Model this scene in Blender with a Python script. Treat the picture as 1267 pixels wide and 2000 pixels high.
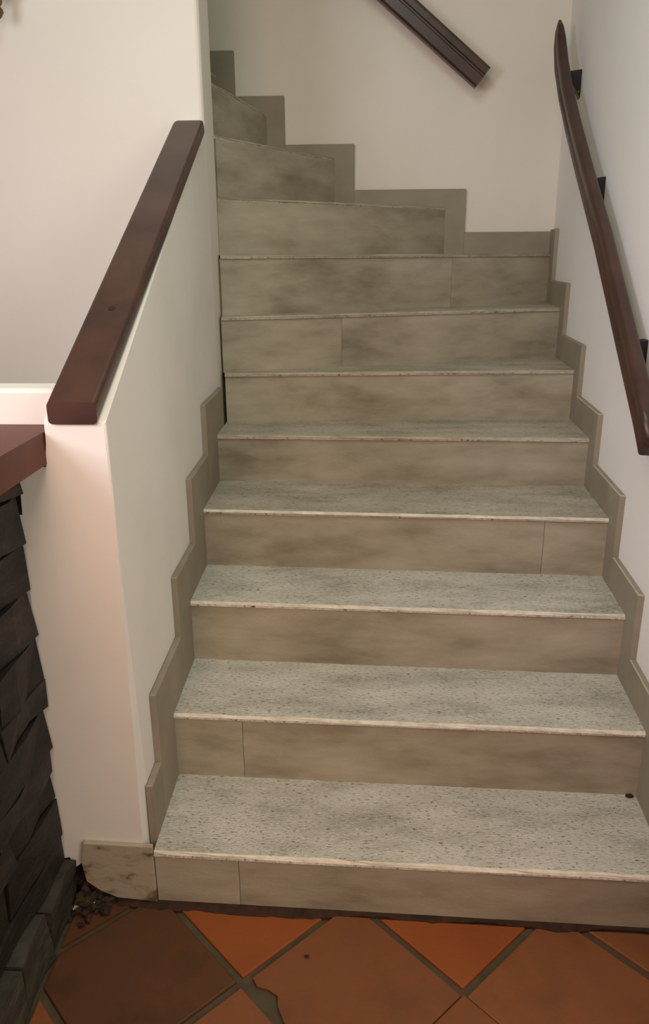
import bpy, bmesh, math, random
from mathutils import Vector, Matrix
random.seed(7)
S = bpy.context.scene
C = S.collection
for o in list(bpy.data.objects): bpy.data.objects.remove(o)

# ------------------------------------------------------------------ camera
F_PX, PITCH, YAW, ROLL = 1500.0, math.atan(500/1500), math.radians(3), math.radians(-.4)
cam_d = bpy.data.cameras.new('camera'); cam = bpy.data.objects.new('camera', cam_d); C.objects.link(cam)
cam_d.sensor_fit = 'VERTICAL'; cam_d.sensor_height = 36; cam_d.lens = 36*F_PX/2000; cam_d.clip_start = .02
def _ray(u, v):
    c, s = math.cos(ROLL), math.sin(ROLL); u, v = c*u+s*v, -s*u+c*v
    x, y, z = u, 1, -v
    cp, sp = math.cos(PITCH), math.sin(PITCH); y, z = cp*y+sp*z, -sp*y+cp*z
    cy, sy = math.cos(YAW), math.sin(YAW); x, y = cy*x-sy*y, sy*x+cy*y
    return Vector((x, y, z))
fw = _ray(0, 0); rt = _ray(1, 0)-fw; up = fw-_ray(0, 1)
R = Matrix((rt, up, -fw)).transposed().to_4x4()
cam.matrix_world = Matrix.Translation((0, 0, 1.4)) @ R
S.camera = cam

# ------------------------------------------------------------------ light
S.view_settings.view_transform = 'Standard'; S.view_settings.look = 'None'
S.view_settings.exposure = 0.06; S.view_settings.gamma = 1; S.view_settings.use_curve_mapping = False
W = bpy.data.worlds.new('world'); S.world = W; W.use_nodes = True
bg = W.node_tree.nodes['Background']; bg.inputs[0].default_value = (1, .66, .22, 1); bg.inputs[1].default_value = .105
def area(name, loc, target, sx, sy, power, col):
    d = bpy.data.lights.new(name, 'AREA'); d.shape = 'RECTANGLE'; d.size = sx; d.size_y = sy; d.energy = power; d.color = col
    o = bpy.data.objects.new(name, d); C.objects.link(o); o.location = loc
    o.rotation_euler = (Vector(target)-Vector(loc)).to_track_quat('-Z', 'Y').to_euler()
    return o
area('right_fill_light', (1.7, -.9, 1.7), (-.5, 1.9, .8), 1.2, 1.4, 33, (1, .92, .78))  # unseen fill, added to brighten the stair side of the low wall
area('overhead_fill_light', (-.2, 1.2, 2.9), (.3, 2.0, .6), .8, .8, 15, (.77, 1, .92))  # no fixture behind it: fill added overhead for the side walls
area('left_fill_light', (-1.6, .4, 1.9), (.7, 1.7, 1.1), .9, .9, 30, (.86, .86, 1))  # cool fill added from the left for the right wall, source unseen
area('warm_fill_light', (-.5, -.2, 1.9), (.7, 1.9, .9), .8, .8, 23, (1, .61, .48))  # warm fill added behind the camera, out of view

# ------------------------------------------------------------------ materials
def lin(c):
    return tuple(((x/255)/12.92 if x/255 <= .04045 else ((x/255+.055)/1.055)**2.4) for x in c)+(1,)
def mat(name, cols, rough=.6, scale=4, stretch=(1, 1, 1), detail=6, bump=0, bscale=60, spec=.4, speck=None, per_obj=0, ramp=(.3, .7), sscale=90, pale=None):
    """two or three colours mixed by noise, optional dark specks, optional per-object brightness"""
    m = bpy.data.materials.new(name); m.use_nodes = True; nt = m.node_tree; N = nt.nodes; L = nt.links
    b = N['Principled BSDF']; b.inputs['Roughness'].default_value = rough; b.inputs['Specular IOR Level'].default_value = spec
    tc = N.new('ShaderNodeTexCoord'); mp = N.new('ShaderNodeMapping'); mp.inputs['Scale'].default_value = stretch
    L.new(tc.outputs['Object'], mp.inputs[0])
    vec = mp.outputs[0]
    if per_obj:
        oi = N.new('ShaderNodeObjectInfo'); ad = N.new('ShaderNodeVectorMath'); ad.operation = 'MULTIPLY_ADD'
        L.new(oi.outputs['Random'], ad.inputs[0]); ad.inputs[1].default_value = (37, 19, 53); L.new(mp.outputs[0], ad.inputs[2]); vec = ad.outputs[0]
    n = N.new('ShaderNodeTexNoise'); n.inputs['Scale'].default_value = scale; n.inputs['Detail'].default_value = detail; n.inputs['Roughness'].default_value = .6
    L.new(vec, n.inputs['Vector'])
    r = N.new('ShaderNodeValToRGB'); L.new(n.outputs[0], r.inputs[0])
    el = r.color_ramp.elements
    for i, c in enumerate(cols):
        p = ramp[0]+(ramp[1]-ramp[0])*i/max(1, len(cols)-1)
        e = el[i] if i < 2 else el.new(p)
        e.color = lin(c)
    for i in range(len(el)): el[i].position = ramp[0]+(ramp[1]-ramp[0])*i/max(1, len(el)-1)
    for i, c in enumerate(cols): el[i].color = lin(c)
    out = r.outputs[0]
    if speck:
        v = N.new('ShaderNodeTexNoise'); v.inputs['Scale'].default_value = sscale; v.inputs['Detail'].default_value = 3
        L.new(vec, v.inputs['Vector'])
        rr = N.new('ShaderNodeValToRGB'); rr.color_ramp.elements[0].position = .58; rr.color_ramp.elements[1].position = .72
        L.new(v.outputs[0], rr.inputs[0])
        mx = N.new('ShaderNodeMix'); mx.data_type = 'RGBA'; L.new(rr.outputs[0], mx.inputs[0]); L.new(out, mx.inputs[6]); mx.inputs[7].default_value = lin(speck)
        out = mx.outputs[2]
        if pale:
            r2 = N.new('ShaderNodeValToRGB'); r2.color_ramp.elements[0].position = .28; r2.color_ramp.elements[1].position = .42
            r2.color_ramp.elements[0].color = (1, 1, 1, 1); r2.color_ramp.elements[1].color = (0, 0, 0, 1)
            L.new(v.outputs[0], r2.inputs[0])
            m2 = N.new('ShaderNodeMix'); m2.data_type = 'RGBA'; L.new(r2.outputs[0], m2.inputs[0]); L.new(out, m2.inputs[6]); m2.inputs[7].default_value = lin(pale)
            out = m2.outputs[2]
    if per_obj:
        hs = N.new('ShaderNodeHueSaturation'); mr = N.new('ShaderNodeMapRange')
        mr.inputs[3].default_value = 1-per_obj; mr.inputs[4].default_value = 1+per_obj
        L.new(oi.outputs['Random'], mr.inputs[0]); L.new(mr.outputs[0], hs.inputs['Value']); L.new(out, hs.inputs['Color']); out = hs.outputs[0]
    L.new(out, b.inputs['Base Color'])
    if bump:
        nb = N.new('ShaderNodeTexNoise'); nb.inputs['Scale'].default_value = bscale; nb.inputs['Detail'].default_value = 5
        L.new(vec, nb.inputs['Vector'])
        bp = N.new('ShaderNodeBump'); bp.inputs['Strength'].default_value = bump; bp.inputs['Distance'].default_value = .004
        L.new(nb.outputs[0], bp.inputs['Height']); L.new(bp.outputs[0], b.inputs['Normal'])
    return m
M = dict(
    plaster=mat('cream_plaster', [(214, 207, 194), (221, 214, 202)], .75, 1.6, bump=.08, bscale=14),
    plaster_white=mat('white_plaster', [(221, 219, 212), (228, 226, 220)], .75, 1.6, bump=.08, bscale=14),
    plaster_old=mat('aged_plaster', [(216, 212, 203), (226, 222, 214)], .75, 3, bump=.15, bscale=20),
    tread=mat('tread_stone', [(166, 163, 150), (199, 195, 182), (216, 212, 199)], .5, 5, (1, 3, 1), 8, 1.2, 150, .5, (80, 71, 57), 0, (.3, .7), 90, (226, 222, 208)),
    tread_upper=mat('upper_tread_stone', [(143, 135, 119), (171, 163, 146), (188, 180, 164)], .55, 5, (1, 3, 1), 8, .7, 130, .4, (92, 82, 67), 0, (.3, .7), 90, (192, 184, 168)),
    riser=mat('riser_stone', [(126, 118, 98), (156, 148, 128), (172, 164, 145)], .6, 2.6, (1.3, 1, 4), 10, .15, 80, .35, None, .05, (.3, .68)),
    skirt=mat('skirting_stone', [(130, 121, 104), (148, 139, 121)], .6, 5, (1, 1, 1), 7, .12, 60, .35, None, .04),
    edge=mat('worn_lit_edge_stone', [(190, 180, 160), (224, 215, 196)], .55, 30, (1, 1, 1), 5, .3, 90),
    wood=mat('dark_wood', [(42, 25, 19), (60, 37, 28), (72, 45, 34)], .38, 6, (1, 1, 1), 7, .06, 60, .5),
    terra=mat('terracotta', [(102, 60, 29), (118, 69, 34), (112, 66, 40)], .55, 6, (1, 1, 1), 6, .15, 60, .4, None, .10),
    terra_dark=mat('dark_terracotta', [(60, 36, 15), (84, 49, 22), (72, 45, 26)], .6, 5, (1, 1, 1), 6, .15, 60, .35),  # darker brown tiles towards the left
    terra_orange=mat('orange_terracotta', [(126, 62, 18), (138, 72, 24)], .55, 6, (1, 1, 1), 6, .15, 60, .4),
    edge_dull=mat('dull_edge_stone', [(158, 147, 128), (178, 167, 147)], .55, 30, (1, 1, 1), 5, .2, 90),  # edge stone toned down for less lit upper steps; also tops right skirting
    grout=mat('grey_grout', [(62, 53, 36), (80, 69, 50)], .9, 20, bump=.5, bscale=80),
    slate=mat('dark_slate', [(16, 14, 12), (29, 26, 23), (48, 40, 32)], .6, 9, (1, 1, 3), 8, .7, 40, .4, None, .45),
    mortar=mat('dark_mortar', [(22, 20, 17), (34, 30, 26)], .9, 20, bump=.4),
    slate_pale=mat('grey_slate', [(36, 34, 28), (58, 55, 46), (76, 72, 60)], .6, 9, (1, 1, 3), 8, .7, 40, .4, None, .3),
    counter=mat('red_brown_counter', [(84, 44, 33), (98, 53, 40)], .5, 5, (1, 1, 1), 6, .05, 50, .3),
    rubble=mat('brown_rubble', [(20, 13, 6), (42, 27, 13), (74, 52, 28)], .85, 40, (1, 1, 1), 7, .9, 70),
    chip=mat('plaster_chip', [(176, 164, 144), (205, 196, 178)], .8, 40, bump=.4),
    dirt=mat('brown_dirt', [(34, 20, 10), (66, 40, 22)], .9, 30, bump=.5),
    iron=mat('black_iron', [(20, 18, 16), (26, 22, 18)], .5, 20, spec=.4),
    brass=mat('aged_brass', [(92, 72, 38), (120, 96, 54)], .4, 20, spec=.6),
)
M['brass'].node_tree.nodes['Principled BSDF'].inputs['Metallic'].default_value = .8

# ------------------------------------------------------------------ helpers
def obj(name, bm, m, parent=None, smooth=False, stuff=False):
    me = bpy.data.meshes.new(name); bmesh.ops.recalc_face_normals(bm, faces=bm.faces[:])
    if smooth:
        for f in bm.faces: f.smooth = True
    bm.to_mesh(me); bm.free()
    for mm in (m if isinstance(m, (list, tuple)) else [m]): me.materials.append(mm)
    o = bpy.data.objects.new(name, me); C.objects.link(o)
    # own origin at the mesh's centre, so that procedural grain varies per piece
    if parent: o.parent = parent; o.matrix_parent_inverse = parent.matrix_basis.inverted()
    if stuff: o['kind'] = 'stuff'
    return o
def thing(name, label, cat, loc, group=None):
    o = bpy.data.objects.new(name, None); C.objects.link(o); o.location = loc; o.empty_display_size = .1
    tag(o, label, cat, group); return o
def tag(o, label, cat, group=None):
    o['label'] = label; o['category'] = cat
    if group: o['group'] = group
    return o
def struct(o, label=None, cat=None):
    o['kind'] = 'structure'
    if label: o['label'] = label
    if cat: o['category'] = cat
    return o
def prism(bm, pts, d, bev=0, mi=0):
    """closed polygon (3-D points) pushed along d"""
    d = Vector(d); a = [bm.verts.new(p) for p in pts]; b = [bm.verts.new(Vector(p)+d) for p in pts]
    n = len(pts); fs = [bm.faces.new(a), bm.faces.new(b[::-1])]
    for i in range(n): fs.append(bm.faces.new((a[i], b[i], b[(i+1) % n], a[(i+1) % n])))
    for f in fs: f.material_index = mi
    if bev:
        es = list({e for f in fs for e in f.edges})
        bmesh.ops.bevel(bm, geom=es, offset=bev, segments=2, affect='EDGES', profile=.5)
    return fs
def box(bm, x0, x1, y0, y1, z0, z1, bev=0):
    return prism(bm, [(x0, y0, z0), (x1, y0, z0), (x1, y1, z0), (x0, y1, z0)], (0, 0, z1-z0), bev)
def loft(bm, rings, closed=True, cap=True):
    vs = [[bm.verts.new(p) for p in r] for r in rings]; n = len(rings[0])
    for a, b in zip(vs, vs[1:]):
        for i in range(n): bm.faces.new((a[i], a[(i+1) % n], b[(i+1) % n], b[i]))
    if cap: bm.faces.new(vs[0][::-1]); bm.faces.new(vs[-1])
def lathe(bm, c, prof, n=16, axis=(0, 0, 1)):
    q = Vector((0, 0, 1)).rotation_difference(Vector(axis).normalized()); c = Vector(c)
    loft(bm, [[c+q @ Vector((r*math.cos(2*math.pi*i/n), r*math.sin(2*math.pi*i/n), h)) for i in range(n)] for r, h in prof])
def rail_sweep(bm, path, prof, side, scales=None):
    """profile (s along side, t up) swept along path; ends cut square to the rail"""
    side = Vector(side).normalized(); rings = []
    P = [Vector(p) for p in path]
    for i, p in enumerate(P):
        t = (P[min(i+1, len(P)-1)]-P[max(i-1, 0)]).normalized()
        s = (side-t*side.dot(t)).normalized(); u = s.cross(t).normalized()
        if u.z < 0: u = -u
        sc = scales[i] if scales else 1
        rings.append([p+s*a*sc+u*b*sc for a, b in prof])
    loft(bm, rings)
def roundrect(w, h, r, n=4):
    out = []
    for cx, cy, a0 in ((w/2-r, h/2-r, 0), (-w/2+r, h/2-r, 90), (-w/2+r, -h/2+r, 180), (w/2-r, -h/2+r, 270)):
        for k in range(n+1):
            a = math.radians(a0+90*k/n); out.append((cx+r*math.cos(a), cy+r*math.sin(a)))
    return out
def xw(y): return .707+.055*(y-1.9)          # the right wall runs slightly outwards
SK = .016                                     # skirting thickness
def xl(y): return -.474-.028*(max(y, 1.372)-1.372)/1.25   # stair-side face of the low wall
XL = xl(2.62)
YB = 3.5                                      # back wall

# ------------------------------------------------------------------ setting
# floor: mortar bed, diagonal terracotta tiles
bm = bmesh.new(); box(bm, -3.2, 1.6, -2.2, 3.7, -.08, -.007); floor = struct(obj('floor', bm, M['grout']))
def clip(poly, nx, ny, c):                    # keep nx*x+ny*y <= c
    out = []
    for i, p in enumerate(poly):
        q = poly[(i+1) % len(poly)]; dp = nx*p[0]+ny*p[1]-c; dq = nx*q[0]+ny*q[1]-c
        if dp <= 0: out.append(p)
        if dp*dq < 0:
            t = dp/(dp-dq); out.append((p[0]+t*(q[0]-p[0]), p[1]+t*(q[1]-p[1])))
    return out
g = .011
for i in range(-7, 9):
    for j in range(-2, 11):
        # cell between x-y = a0..a1 and x+y = b0..b1
        a0, a1 = -.954+.453*i+g, -.954+.453*(i+1)-g
        b1, b0 = 1.375-.441*j-g, 1.375-.441*(j+1)+g
        if (i, j) == (0, 0): a0 -= g*.93; b1 += g*.93       # joints worn shut round this tile
        if (i, j) == (-1, 0): a1 += g*.93
        if (i, j) == (0, -1): b0 -= g*.93
        sq = [((b+a)/2, (b-a)/2) for a, b in ((a0, b0), (a1, b0), (a1, b1), (a0, b1))]
        if i == -1 and j == 0:                # tile with its left corner broken off
            P = lambda a, b: ((b+a)/2, (b-a)/2)
            sq = [P(a1, b0), P(a1, b1), P(a0, b1), P(a0, b0+.02), P(a0+.03, b0+.012), P(a0+.06, b0+.03), P(a0+.095, b0+.037), P(a0+.122, b0+.016), P(a0+.165, b0)]
        poly = clip(clip(clip(clip(sq, .026, 1, 1.341), -1, 0, .635), 1, 0, .68), 0, -1, .9)
        if len(poly) < 3: continue
        ar = abs(sum(poly[k][0]*poly[(k+1) % len(poly)][1]-poly[(k+1) % len(poly)][0]*poly[k][1] for k in range(len(poly))))/2
        if ar < .0008: continue
        bm = bmesh.new(); dz = random.uniform(-.0015, .0015)
        prism(bm, [(x, y, -.02) for x, y in poly], (0, 0, .02+dz), .003 if ar > .01 and not (i == -1 and j == 0) else 0)
        obj('tile', bm, M['terra_dark'] if (i, j) == (-2, 1) or i == -3 else M['terra_orange'] if (i, j) in ((-2, 0), (-1, -1)) else M['terra'], floor)

bm = bmesh.new()
prev = None; w = .02
for k in range(96):                           # line of dirt in the joint under the first riser
    x = -.55+k*.0127; y1 = 1.3575-.026*x; w = max(.010, min(.030, w+random.uniform(-.004, .004)))
    cur = [bm.verts.new((x, y1, -.012)), bm.verts.new((x, y1, .0035)), bm.verts.new((x, y1-w*.5, .0022)), bm.verts.new((x, y1-w, .0004)), bm.verts.new((x, y1-w, -.012))]
    if prev:
        for q in range(5): bm.faces.new((prev[q], cur[q], cur[(q+1) % 5], prev[(q+1) % 5]))
    else: bm.faces.new(cur)
    prev = cur
bm.faces.new(prev[::-1])
obj('joint_dirt', bm, M['dirt'], floor, stuff=True)
# back wall of the stairwell
bm = bmesh.new(); box(bm, -2.2, 1.2, YB, YB+.15, 0, 4.2); wall_back = struct(obj('wall_back', bm, M['plaster']))
# right wall
bm = bmesh.new(); prism(bm, [(xw(.7), .7, 0), (xw(.7)+.2, .7, 0), (xw(YB)+.2, YB, 0), (xw(YB), YB, 0)], (0, 0, 4.2))
wall_right = struct(obj('wall_right', bm, M['plaster_white']))
# wall that faces the room on the left and ends at the winding steps (soft plaster corner)
bm = bmesh.new(); fs = prism(bm, [(-3.0, 2.62, 0), (XL-.002, 2.62, 0), (XL-.002, 2.80, 0), (-3.0, 2.80, 0)], (0, 0, 4.2))
es = [e for e in bm.edges if abs(e.verts[0].co.x-XL) < .01 and abs(e.verts[1].co.x-XL) < .01 and abs(e.verts[0].co.z-e.verts[1].co.z) > 1]
bmesh.ops.bevel(bm, geom=es, offset=.02, segments=4, affect='EDGES', profile=.5)
wall_left = struct(obj('wall_left', bm, M['plaster']))
# low wall beside the flight: sloping top, broken bottom corner
bm = bmesh.new()
zt = lambda y: 1.112+(y-1.372)*.545
front = [(-.486, 0), (-.474, .9), (-.474, None), (-.592, None), (-.592, 1.026), (-.650, 1.026), (-.655, .93), (-.663, .7), (-.670, .5), (-.680, .3), (-.684, .16), (-.682, .105), (-.655, .112), (-.644, .085),
         (-.628, .097), (-.612, .076), (-.598, .07), (-.585, .046), (-.566, .05), (-.55, .026), (-.53, .028), (-.52, 0)]
A = [bm.verts.new((x, 1.372, zt(1.372) if z is None else z)) for x, z in front]
B = [bm.verts.new((x if x < -.5 else xl(1.43), 1.43, zt(1.43) if z is None else z)) for x, z in front]
for k in range(len(A)): bm.faces.new((A[k], B[k], B[(k+1) % len(A)], A[(k+1) % len(A)]))
bm.faces.new(A)
# body behind the front face, running up to the room wall
sect = [(None, 0), (None, 1), (-.592, 1), (-.592, 1.026), (-.68, 1.026), (-.68, 0)]
def sv(y): return [bm.verts.new((xl(y) if x is None else x, y, zt(y) if (i_ in (1, 2)) else z)) for i_, (x, z) in enumerate(sect)]
P0, P1 = sv(1.43), sv(2.62)
for k in range(6): bm.faces.new((P0[k], P1[k], P1[(k+1) % 6], P0[(k+1) % 6]))
bm.faces.new(P0); bm.faces.new(P1[::-1])
es = [e for e in bm.edges if (e.verts[0] in (A[1], A[2]) and e.verts[1] in (A[1], A[2])) or set(e.verts) == {A[2], A[3]} or set(e.verts) == {A[3], A[4]}]
bmesh.ops.bevel(bm, geom=es, offset=.005, segments=2, affect='EDGES', profile=.5)
low = struct(obj('wall_front', bm, M['plaster_old']))
low['label'] = 'low sloping plaster wall between the stairs and the stone bar'
bm = bmesh.new()
bmesh.ops.create_grid(bm, x_segments=26, y_segments=16, size=.5)
for v in bm.verts:
    x = -.69+(v.co.x+.5)*.19; z = (v.co.y+.5)*.12
    v.co = (x, 1.392+random.uniform(-.016, .006), z+random.uniform(-.003, .003))
obj('broken_masonry', bm, M['rubble'], low, stuff=True)
bm = bmesh.new()
for k in range(70):                           # crumbs of brick and mortar fallen out of the corner
    px, py = random.gauss(-.622, .028), 1.366-abs(random.gauss(0, .030)); sz = random.uniform(.004, .013)
    q = bmesh.ops.create_icosphere(bm, subdivisions=1, radius=sz)['verts']
    hz = max(0, .05-abs(px+.63)*.8-(1.37-py)*.9)*random.random()
    ax, az = random.uniform(.8, 1.5), random.uniform(.6, 1.1)
    for v in q:
        jt = random.uniform(.6, 1.3); v.co = Vector((px+v.co.x*ax*jt, min(py+v.co.y*jt, 1.3705), max(0, hz)+sz*.6+v.co.z*az*jt))
obj('masonry_crumbs', bm, M['rubble'], low, stuff=True)
bm = bmesh.new(); box(bm, -1.6, -.596, 1.452, 1.53, .9, 1.16, .008)
struct(obj('trim_1', bm, M['plaster']))

# ------------------------------------------------------------------ staircase
stairs = thing('staircase', 'worn grey-beige stone staircase winding up to the left between plaster walls', 'staircase', (.1, 1.36, 0))
Z = [0, .143, .324, .503, .682, .841, 1.013, 1.203, 1.405, 1.592, 1.785, 1.955, 2.10, 2.27]
def xi(y): return xl(y)+SK                    # stone starts at the skirting face on the left
def rw(y): return xw(y)-SK
# front line of each riser, left point and right point
LN = [None,
      ((xi(1.368), 1.368), (rw(1.34), 1.338)), ((xi(1.634), 1.634), (rw(1.6), 1.600)), ((xi(1.906), 1.906), (rw(1.86), 1.862)), ((xi(2.168), 2.168), (rw(2.12), 2.118)),
      ((xi(2.474), 2.474), (rw(2.45), 2.447)), ((xi(2.690), 2.690), (rw(2.77), 2.768)), ((XL+.006, 2.712), (rw(3.12), 3.125)), ((XL+.006, 2.745), (rw(3.45), 3.455)),
      ((XL, 2.778), (.335, YB-SK)), ((XL, 2.802), (-.13, YB-SK)), ((-.53, 2.802), (-.41, YB-SK)), ((-.70, 2.802), (-.61, YB-SK)), ((-.95, 2.802), (-.87, YB-SK))]
def edge_tread(poly, z, nfront, name='tread'):
    """stone slab; the faces of its front edge carry worn stone, painted paler on the better lit steps"""
    bm = bmesh.new(); th = .012
    prism(bm, [(x, y, z-th) for x, y in poly], (0, 0, th))
    p, q = Vector(poly[0]+(z,)), Vector(poly[1]+(z,))
    es = [e for e in bm.edges if all(abs(v.co.z-z) < 1e-5 and (v.co-p).cross((q-p).normalized()).length < 1e-4 for v in e.verts)]
    # cut the front edge into short runs so it can be worn unevenly
    r = bmesh.ops.subdivide_edges(bm, edges=es, cuts=22)
    top = [e for e in bm.edges if all(abs(v.co.z-z) < 1e-5 and (v.co-p).cross((q-p).normalized()).length < 1e-4 for v in e.verts)]
    res = bmesh.ops.bevel(bm, geom=top, offset=.0065, segments=2, affect='EDGES', profile=.5)
    for f in res['faces']: f.material_index = 1
    nrm = Vector((q.y-p.y, -(q.x-p.x), 0)).normalized()
    for f in res['faces']:
        for v in f.verts:
            if (v.co-p).cross((q-p).normalized()).length > .002: v.co += nrm*random.uniform(-.0016, .0012)
    o = obj(name, bm, [M['tread'] if z < .6 else M['tread_upper'], M['edge'] if z < .75 else M['edge_dull'] if z < 1.3 else M['riser']], stairs)  # worn edge, its paleness graded by the light each step catches
    return o
for n in range(1, 13):
    (lx, ly), (rx, ry) = LN[n]; (l2x, l2y), (r2x, r2y) = LN[n+1]
    d = Vector((rx-lx, ry-ly)).normalized(); nr = Vector((d.y, -d.x))
    ov = .006
    f0 = (lx+nr.x*ov, ly+nr.y*ov); f1 = (rx+nr.x*ov, ry+nr.y*ov)
    if n >= 9: f0, f1 = (lx, ly), (rx, ry)
    back = [(r2x, r2y+.015), (l2x, l2y+.015)]
    if n == 8: back = [(rw(3.48), YB-SK), (r2x, r2y), (l2x, l2y)]
    if n >= 9: back = [(r2x, r2y), (l2x-.002, l2y)]
    edge_tread([f0, f1]+back, Z[n], nr)
    # riser in one or two slabs (the joints the photo shows)
    z0, z1 = Z[n-1]-(.0 if n == 1 else .002), Z[n]-.0122
    js = {1: [.17], 2: [.15], 3: [], 4: [.85], 5: [], 6: [], 7: [.33], 8: [.66]}.get(n, [])
    cuts = [0]+js+[1]
    for c0, c1 in zip(cuts, cuts[1:]):
        a = Vector((lx, ly)).lerp(Vector((rx, ry)), c0); b = Vector((lx, ly)).lerp(Vector((rx, ry)), c1)
        if c0 > 0: a += d*.0006
        if c1 < 1: b -= d*.0006
        bk = -nr*.02; bm = bmesh.new(); pf = random.uniform(0, .001)*nr if js else Vector((0, 0))
        prism(bm, [(a.x+pf.x, a.y+pf.y, z0), (b.x+pf.x, b.y+pf.y, z0), (b.x+bk.x, b.y+bk.y, z0), (a.x+bk.x, a.y+bk.y, z0)], (0, 0, z1-z0))
        obj('riser', bm, M['riser'], stairs)
# stained stone piece that carries the first riser round onto the front of the low wall
bm = bmesh.new(); prism(bm, [(-.618, 1.36, .055), (-.585, 1.36, .03), (-.55, 1.36, .012), (-.46, 1.36, .004), (-.46, 1.36, .158), (-.615, 1.36, .163), (-.625, 1.36, .11)], (0, .0118, 0), .002)
stain = mat('stained_riser_stone', [(92, 80, 62), (150, 138, 118), (166, 154, 134)], .7, 14, (1, 1, 2), 4, .2, 60, .3, None, 0, (.32, .5))
o = obj('riser_return', bm, stain, stairs)

# ------------------------------------------------------------------ stepped stone skirting
def skirt_piece(root, p0, p1, out, z0, z1, em='skirt'):
    """vertical slab from plan point p0 to p1, thickness SK towards `out`"""
    bm = bmesh.new(); q = Vector((out[0], out[1], 0)).normalized()*SK
    fs = prism(bm, [(p0[0], p0[1], z0), (p1[0], p1[1], z0), (p1[0], p1[1], z1), (p0[0], p0[1], z1)], q)
    es = [e for e in bm.edges if all(abs(v.co.z-z1) < 1e-5 for v in e.verts)]
    r = bmesh.ops.bevel(bm, geom=es, offset=.003, segments=1, affect='EDGES')
    for f in r['faces']: f.material_index = 1
    return obj('skirting_tile', bm, [M['skirt'], M[em]], root)
def group_root(name, loc):
    o = bpy.data.objects.new(name, None); C.objects.link(o); o.location = loc; o['kind'] = 'structure'; return o
bl = group_root('baseboard_left', (XL, 1.5, 0))
ys = [1.378, 1.486, 1.766, 2.014, 2.285, 2.56]; zs = [.155, .467, .632, .82, .975, 1.13]
ys = [1.40, 1.486, 1.766, 2.014, 2.285]; zs = [.29, .467, .632, .82, .975]
ye = [1.4855, 1.7655, 2.0135, 2.2845, 2.619]
for k in range(5):
    skirt_piece(bl, (xl(ys[k]), ys[k]), (xl(ye[k]), ye[k]), (1, .022), max(.0, zs[k]-.36), zs[k])
br = group_root('baseboard_right', (.7, 1.5, 0))
rl = [1.338, 1.600, 1.862, 2.118, 2.447, 2.768, 3.125, 3.455]
for k in range(8):
    y0 = rl[k]-.085; y1 = (rl[k+1]-.085 if k < 7 else YB-SK)-.0005
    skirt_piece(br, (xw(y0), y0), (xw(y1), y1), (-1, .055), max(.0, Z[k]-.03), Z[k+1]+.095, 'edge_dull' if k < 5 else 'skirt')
bb = group_root('baseboard_back', (.2, YB, 1.2))
xs = [xw(YB)-.002, .418, -.048, -.335, -.535, -.83]
for k in range(5):
    skirt_piece(bb, (xs[k]-.0005, YB), (xs[k+1], YB), (0, -1), Z[7+k]-.03, (1.492, 1.662, 1.838, 2.02, 2.185)[k])

# ------------------------------------------------------------------ handrails
# rail lying on the low wall
hr = thing('handrail', 'thick dark brown wooden rail lying on the sloping low wall at left', 'handrail', (-.53, 1.372, 1.115))
bm = bmesh.new()
sl = Vector((0, 1, .545)).normalized(); up_ = Vector((0, -.545, 1)).normalized()
pts = []
prof = roundrect(.092, .036, .007, 3)
base = Vector((-.5335, 1.366, zt(1.366)))+up_*.0185
def capring(t, ds=1, lift=0, z_sq=True):
    p = base+sl*t
    out = []
    for a, b in prof:
        q = p+Vector((1, 0, 0))*a*ds+up_*(b*ds+lift)
        out.append(q)
    return out
first = [Vector((q.x, 1.366, q.z-(q.y-1.366)*.545)) for q in capring(0)]      # plumb-cut lower end
rings = [first]+[capring(t) for t in (.05, .4, .8, 1.2, 1.33)]
rings += [capring(1.345, .985), capring(1.356, .94), capring(1.363, .86)]
loft(bm, rings)
obj('rail', bm, M['wood'], hr)
bm = bmesh.new(); lathe(bm, base+sl*.33+Vector((.004, 0, 0))+up_*.0175, [(.0075, 0), (.0075, .0012)], 12, up_); obj('wood_plug', bm, M['iron'], hr)

def wall_bracket(root, wall_pt, rail_pt, wn):
    """rose on the wall, short arm to the underside of the rail"""
    wn = Vector(wn).normalized(); wp = Vector(wall_pt)
    bm = bmesh.new(); lathe(bm, wp+wn*.0005, [(.024, 0), (.024, .004), (.019, .008), (.010, .010)], 18, wn)
    br_ = obj('bracket', bm, M['iron'], root, True)
    bm = bmesh.new(); rp = Vector(rail_pt); c = wp+wn*(rp-wp).dot(wn); c.z = wp.z
    P = [wp+wn*.006, wp+wn*.03, wp.lerp(rp, .75)-Vector((0, 0, .006)), rp]
    rings = []
    for i, p in enumerate(P):
        t = (P[min(i+1, 3)]-P[max(i-1, 0)]).normalized(); a = t.orthogonal().normalized(); b = t.cross(a)
        rings.append([p+(a*math.cos(k*math.pi/5)+b*math.sin(k*math.pi/5))*.009 for k in range(10)])
    loft(bm, rings); obj('arm', bm, M['iron'], br_, True)

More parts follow.
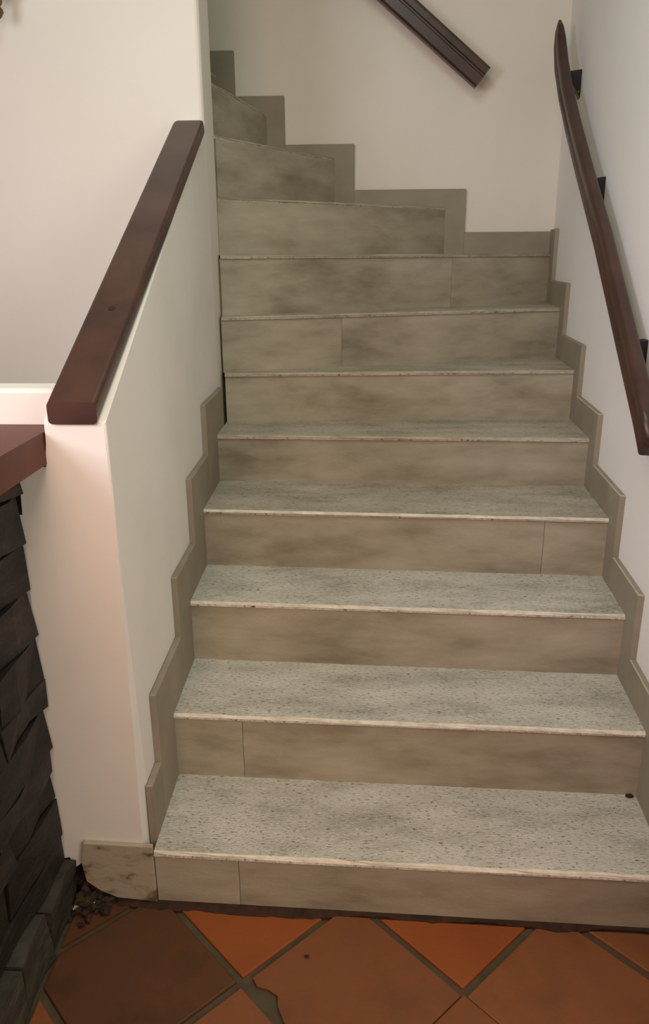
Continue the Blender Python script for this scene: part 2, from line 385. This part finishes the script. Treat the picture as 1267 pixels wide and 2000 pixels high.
# rail on the right wall
rr = thing('handrail', 'long dark brown wooden handrail on brackets along the right wall', 'handrail', (xw(1.76), 1.76, .97))
W_R, H_R = .040, .066
def off(y): return .067-W_R/2+max(0, min(1, (y-2.35)/.9))*.020      # distance of the rail's centre from the wall
def rpt(y, z): return Vector((xw(y)-off(y), y, z))
path = [rpt(1.735, .985), rpt(1.80, 1.035), rpt(2.0, 1.170), rpt(2.4, 1.445), rpt(2.7, 1.645), rpt(2.95, 1.82), rpt(3.12, 1.95), rpt(3.24, 2.06), rpt(3.31, 2.145), rpt(3.345, 2.20), rpt(3.36, 2.23)]
prof = []
for a, b in roundrect(W_R, H_R, .011, 4): prof.append((a, b))
k = min(range(len(prof)), key=lambda q: abs(prof[q][0]+W_R/2)+abs(prof[q][1]-H_R/2+.011))     # groove along the room side
prof[k+1:k+1] = [(-W_R/2, .010), (-W_R/2+.004, .006), (-W_R/2+.004, -.002), (-W_R/2, -.006)]
bm = bmesh.new(); rail_sweep(bm, path, prof, (1, .055, 0), [1, 1, 1, 1, 1, 1, 1, .98, .88, .62, .25])
obj('rail', bm, M['wood'], rr, True)
def zrail(y):
    for p, q in zip(path, path[1:]):
        if p.y <= y <= q.y: return p.z+(q.z-p.z)*(y-p.y)/(q.y-p.y)
for y in (2.02, 2.66, 3.20):
    z = zrail(y); w0 = xw(y)-.0005; r0 = xw(y)-off(y)+W_R/2-.004
    bm = bmesh.new()
    prism(bm, [(w0, y-.018, z-.085), (w0, y-.018, z+.012), (r0, y-.018, z+.006), (r0, y-.018, z-.020), (w0-.014, y-.018, z-.055)], (0, .036, 0), .003)
    b_ = obj('bracket', bm, M['iron'], rr)
    bm = bmesh.new(); lathe(bm, (w0-.006, y-.0178, z-.062), [(.0045, 0), (.0045, .0012), (.002, .002)], 10, (0, -1, 0)); obj('screw', bm, M['brass'], b_)

# rail on the back wall
rb = thing('handrail', 'dark brown wooden handrail sloping down across the back wall, cut off at top', 'handrail', (.45, YB, 2.05))
sl2 = Vector((-.6, 0, .478)).normalized()
end = Vector((.453, YB-.075, 2.058))
bm = bmesh.new()
w, h = .05, .088
prof = [(-w/2, -h/2+.008), (-w/2+.008, -h/2), (w/2-.008, -h/2), (w/2, -h/2+.008), (w/2, h/2-.012), (w/2-.012, h/2), (-w/2+.012, h/2), (-w/2, h/2-.012), (-w/2, .012), (-w/2+.005, .008), (-w/2+.005, .002), (-w/2, -.002)]
rail_sweep(bm, [end+sl2*t for t in (0, .3, .7, 1.1, 1.5)], prof, (0, 1, 0))
obj('rail', bm, M['wood'], rb)
for t in (.62, 1.3):
    p = end+sl2*t
    wall_bracket(rb, (p.x, YB, p.z-.05), (p.x, p.y+.0, p.z-.036), (0, -1, 0))

# ------------------------------------------------------------------ stone bar at left
bar = thing('stone_bar', 'bar front clad in dark stacked slate at the left edge', 'bar', (-.9, .4, 0))
bm = bmesh.new(); box(bm, -1.25, -.693, -.9, 1.36, 0, 1.028); obj('core', bm, M['mortar'], bar)
z = .002
row = 0
while z < .99:
    h = random.choice((.05, .065, .08, .1)) if row else .115; row += 1; h = min(h, 1.030-z)
    if 1.030-(z+h) < .03: h = 1.030-z
    y = 1.366
    while y > -.88:
        l = random.uniform(.13, .34); y0 = max(y-l, -.9)
        px = -.652-.016*(1-z)+random.uniform(-.007, .008)+(.022 if z < .1 else 0)
        bm = bmesh.new()
        box(bm, -.698, px, y0+.003, y-.003, z+.002, z+h-.002)
        bmesh.ops.subdivide_edges(bm, edges=[e for e in bm.edges if abs(e.verts[0].co.y-e.verts[1].co.y) > .02], cuts=2)
        for v in bm.verts:
            if v.co.x > -.69: v.co += Vector((random.uniform(-.010, .006), 0, random.uniform(-.004, .004)))
        obj('stone', bm, M['slate_pale'] if z < .1 else M['slate'], bar)
        y = y0
    z += h
top = bmesh.new()
poly = [(-1.3, -.95), (-.585, -.95), (-.592, 1.19), (-.594, 1.371), (-.594, 1.448), (-1.3, 1.448)]
prism(top, [(x, y, 1.032) for x, y in poly], (0, 0, .061), .007)
tag(obj('countertop', top, M['counter']), 'reddish brown slab top of the stone bar, butting against the low wall', 'countertop')

# ------------------------------------------------------------------ lantern on the left wall (only its foot is in view)
ln = thing('wall_lantern', 'dark iron lantern foot at the upper left corner on cream wall', 'lantern', (-1.08, 2.62, 2.2))
lc = Vector((-1.080, 2.54, 2.070))
bm = bmesh.new(); lathe(bm, lc, [(.004, -.006), (.011, 0), (.018, .012), (.016, .020), (.010, .026), (.017, .036), (.018, .055)], 16); obj('finial', bm, M['brass'], ln, True)
bm = bmesh.new(); lathe(bm, lc, [(.018, .055), (.03, .066), (.034, .082), (.055, .104), (.058, .11)], 16); obj('base', bm, M['iron'], ln, True)
bm = bmesh.new(); lathe(bm, lc, [(.05, .11), (.062, .30)], 8); obj('glass_body', bm, M['chip'], ln)
bm = bmesh.new(); lathe(bm, lc, [(.075, .30), (.06, .34), (.02, .40), (.006, .43)], 8); obj('cap', bm, M['iron'], ln)
bm = bmesh.new(); box(bm, lc.x-.012, lc.x+.012, lc.y+.03, 2.6195, 2.24-.012, 2.24+.012, .003); obj('arm', bm, M['iron'], ln)
bm = bmesh.new(); box(bm, lc.x-.03, lc.x+.03, 2.612, 2.6195, 2.19, 2.31, .003); obj('back_plate', bm, M['iron'], ln)

# ------------------------------------------------------------------ loose bits under the broken corner
for k, (x, y, s, lab) in enumerate(((-.607, 1.345, .012, 'pale plaster chip fallen below the broken wall corner, nearest the stairs'),
                                    (-.640, 1.335, .009, 'small pale plaster chip lying below the broken wall corner, nearest the slate'),)):
    bm = bmesh.new(); bmesh.ops.create_icosphere(bm, subdivisions=1, radius=s)
    for v in bm.verts: v.co = Vector((v.co.x*1.3, v.co.y, v.co.z*.6))*random.uniform(.75, 1.15)
    mz = min(v.co.z for v in bm.verts)
    bmesh.ops.translate(bm, verts=bm.verts[:], vec=(x, y, -mz+.0015))
    tag(obj('plaster_chip', bm, M['chip']), lab, 'plaster chip')
for x, y, z0, sz, lab in ((-.108, 1.232, .0, .0045, 'tiny dark crumb lying on the large terracotta tile in the middle'),
                          (.655, 1.590, Z[1], .008, 'dark crumb on the lowest tread against the second riser at right')):
    bm = bmesh.new(); bmesh.ops.create_icosphere(bm, subdivisions=1, radius=sz)
    for v in bm.verts: v.co = Vector((v.co.x*1.5, v.co.y*.8, v.co.z*.6))*random.uniform(.8, 1.15)
    mz = min(v.co.z for v in bm.verts)
    bmesh.ops.translate(bm, verts=bm.verts[:], vec=(x, y, z0-mz+.0012))
    tag(obj('crumb', bm, M['dirt']), lab, 'crumb')
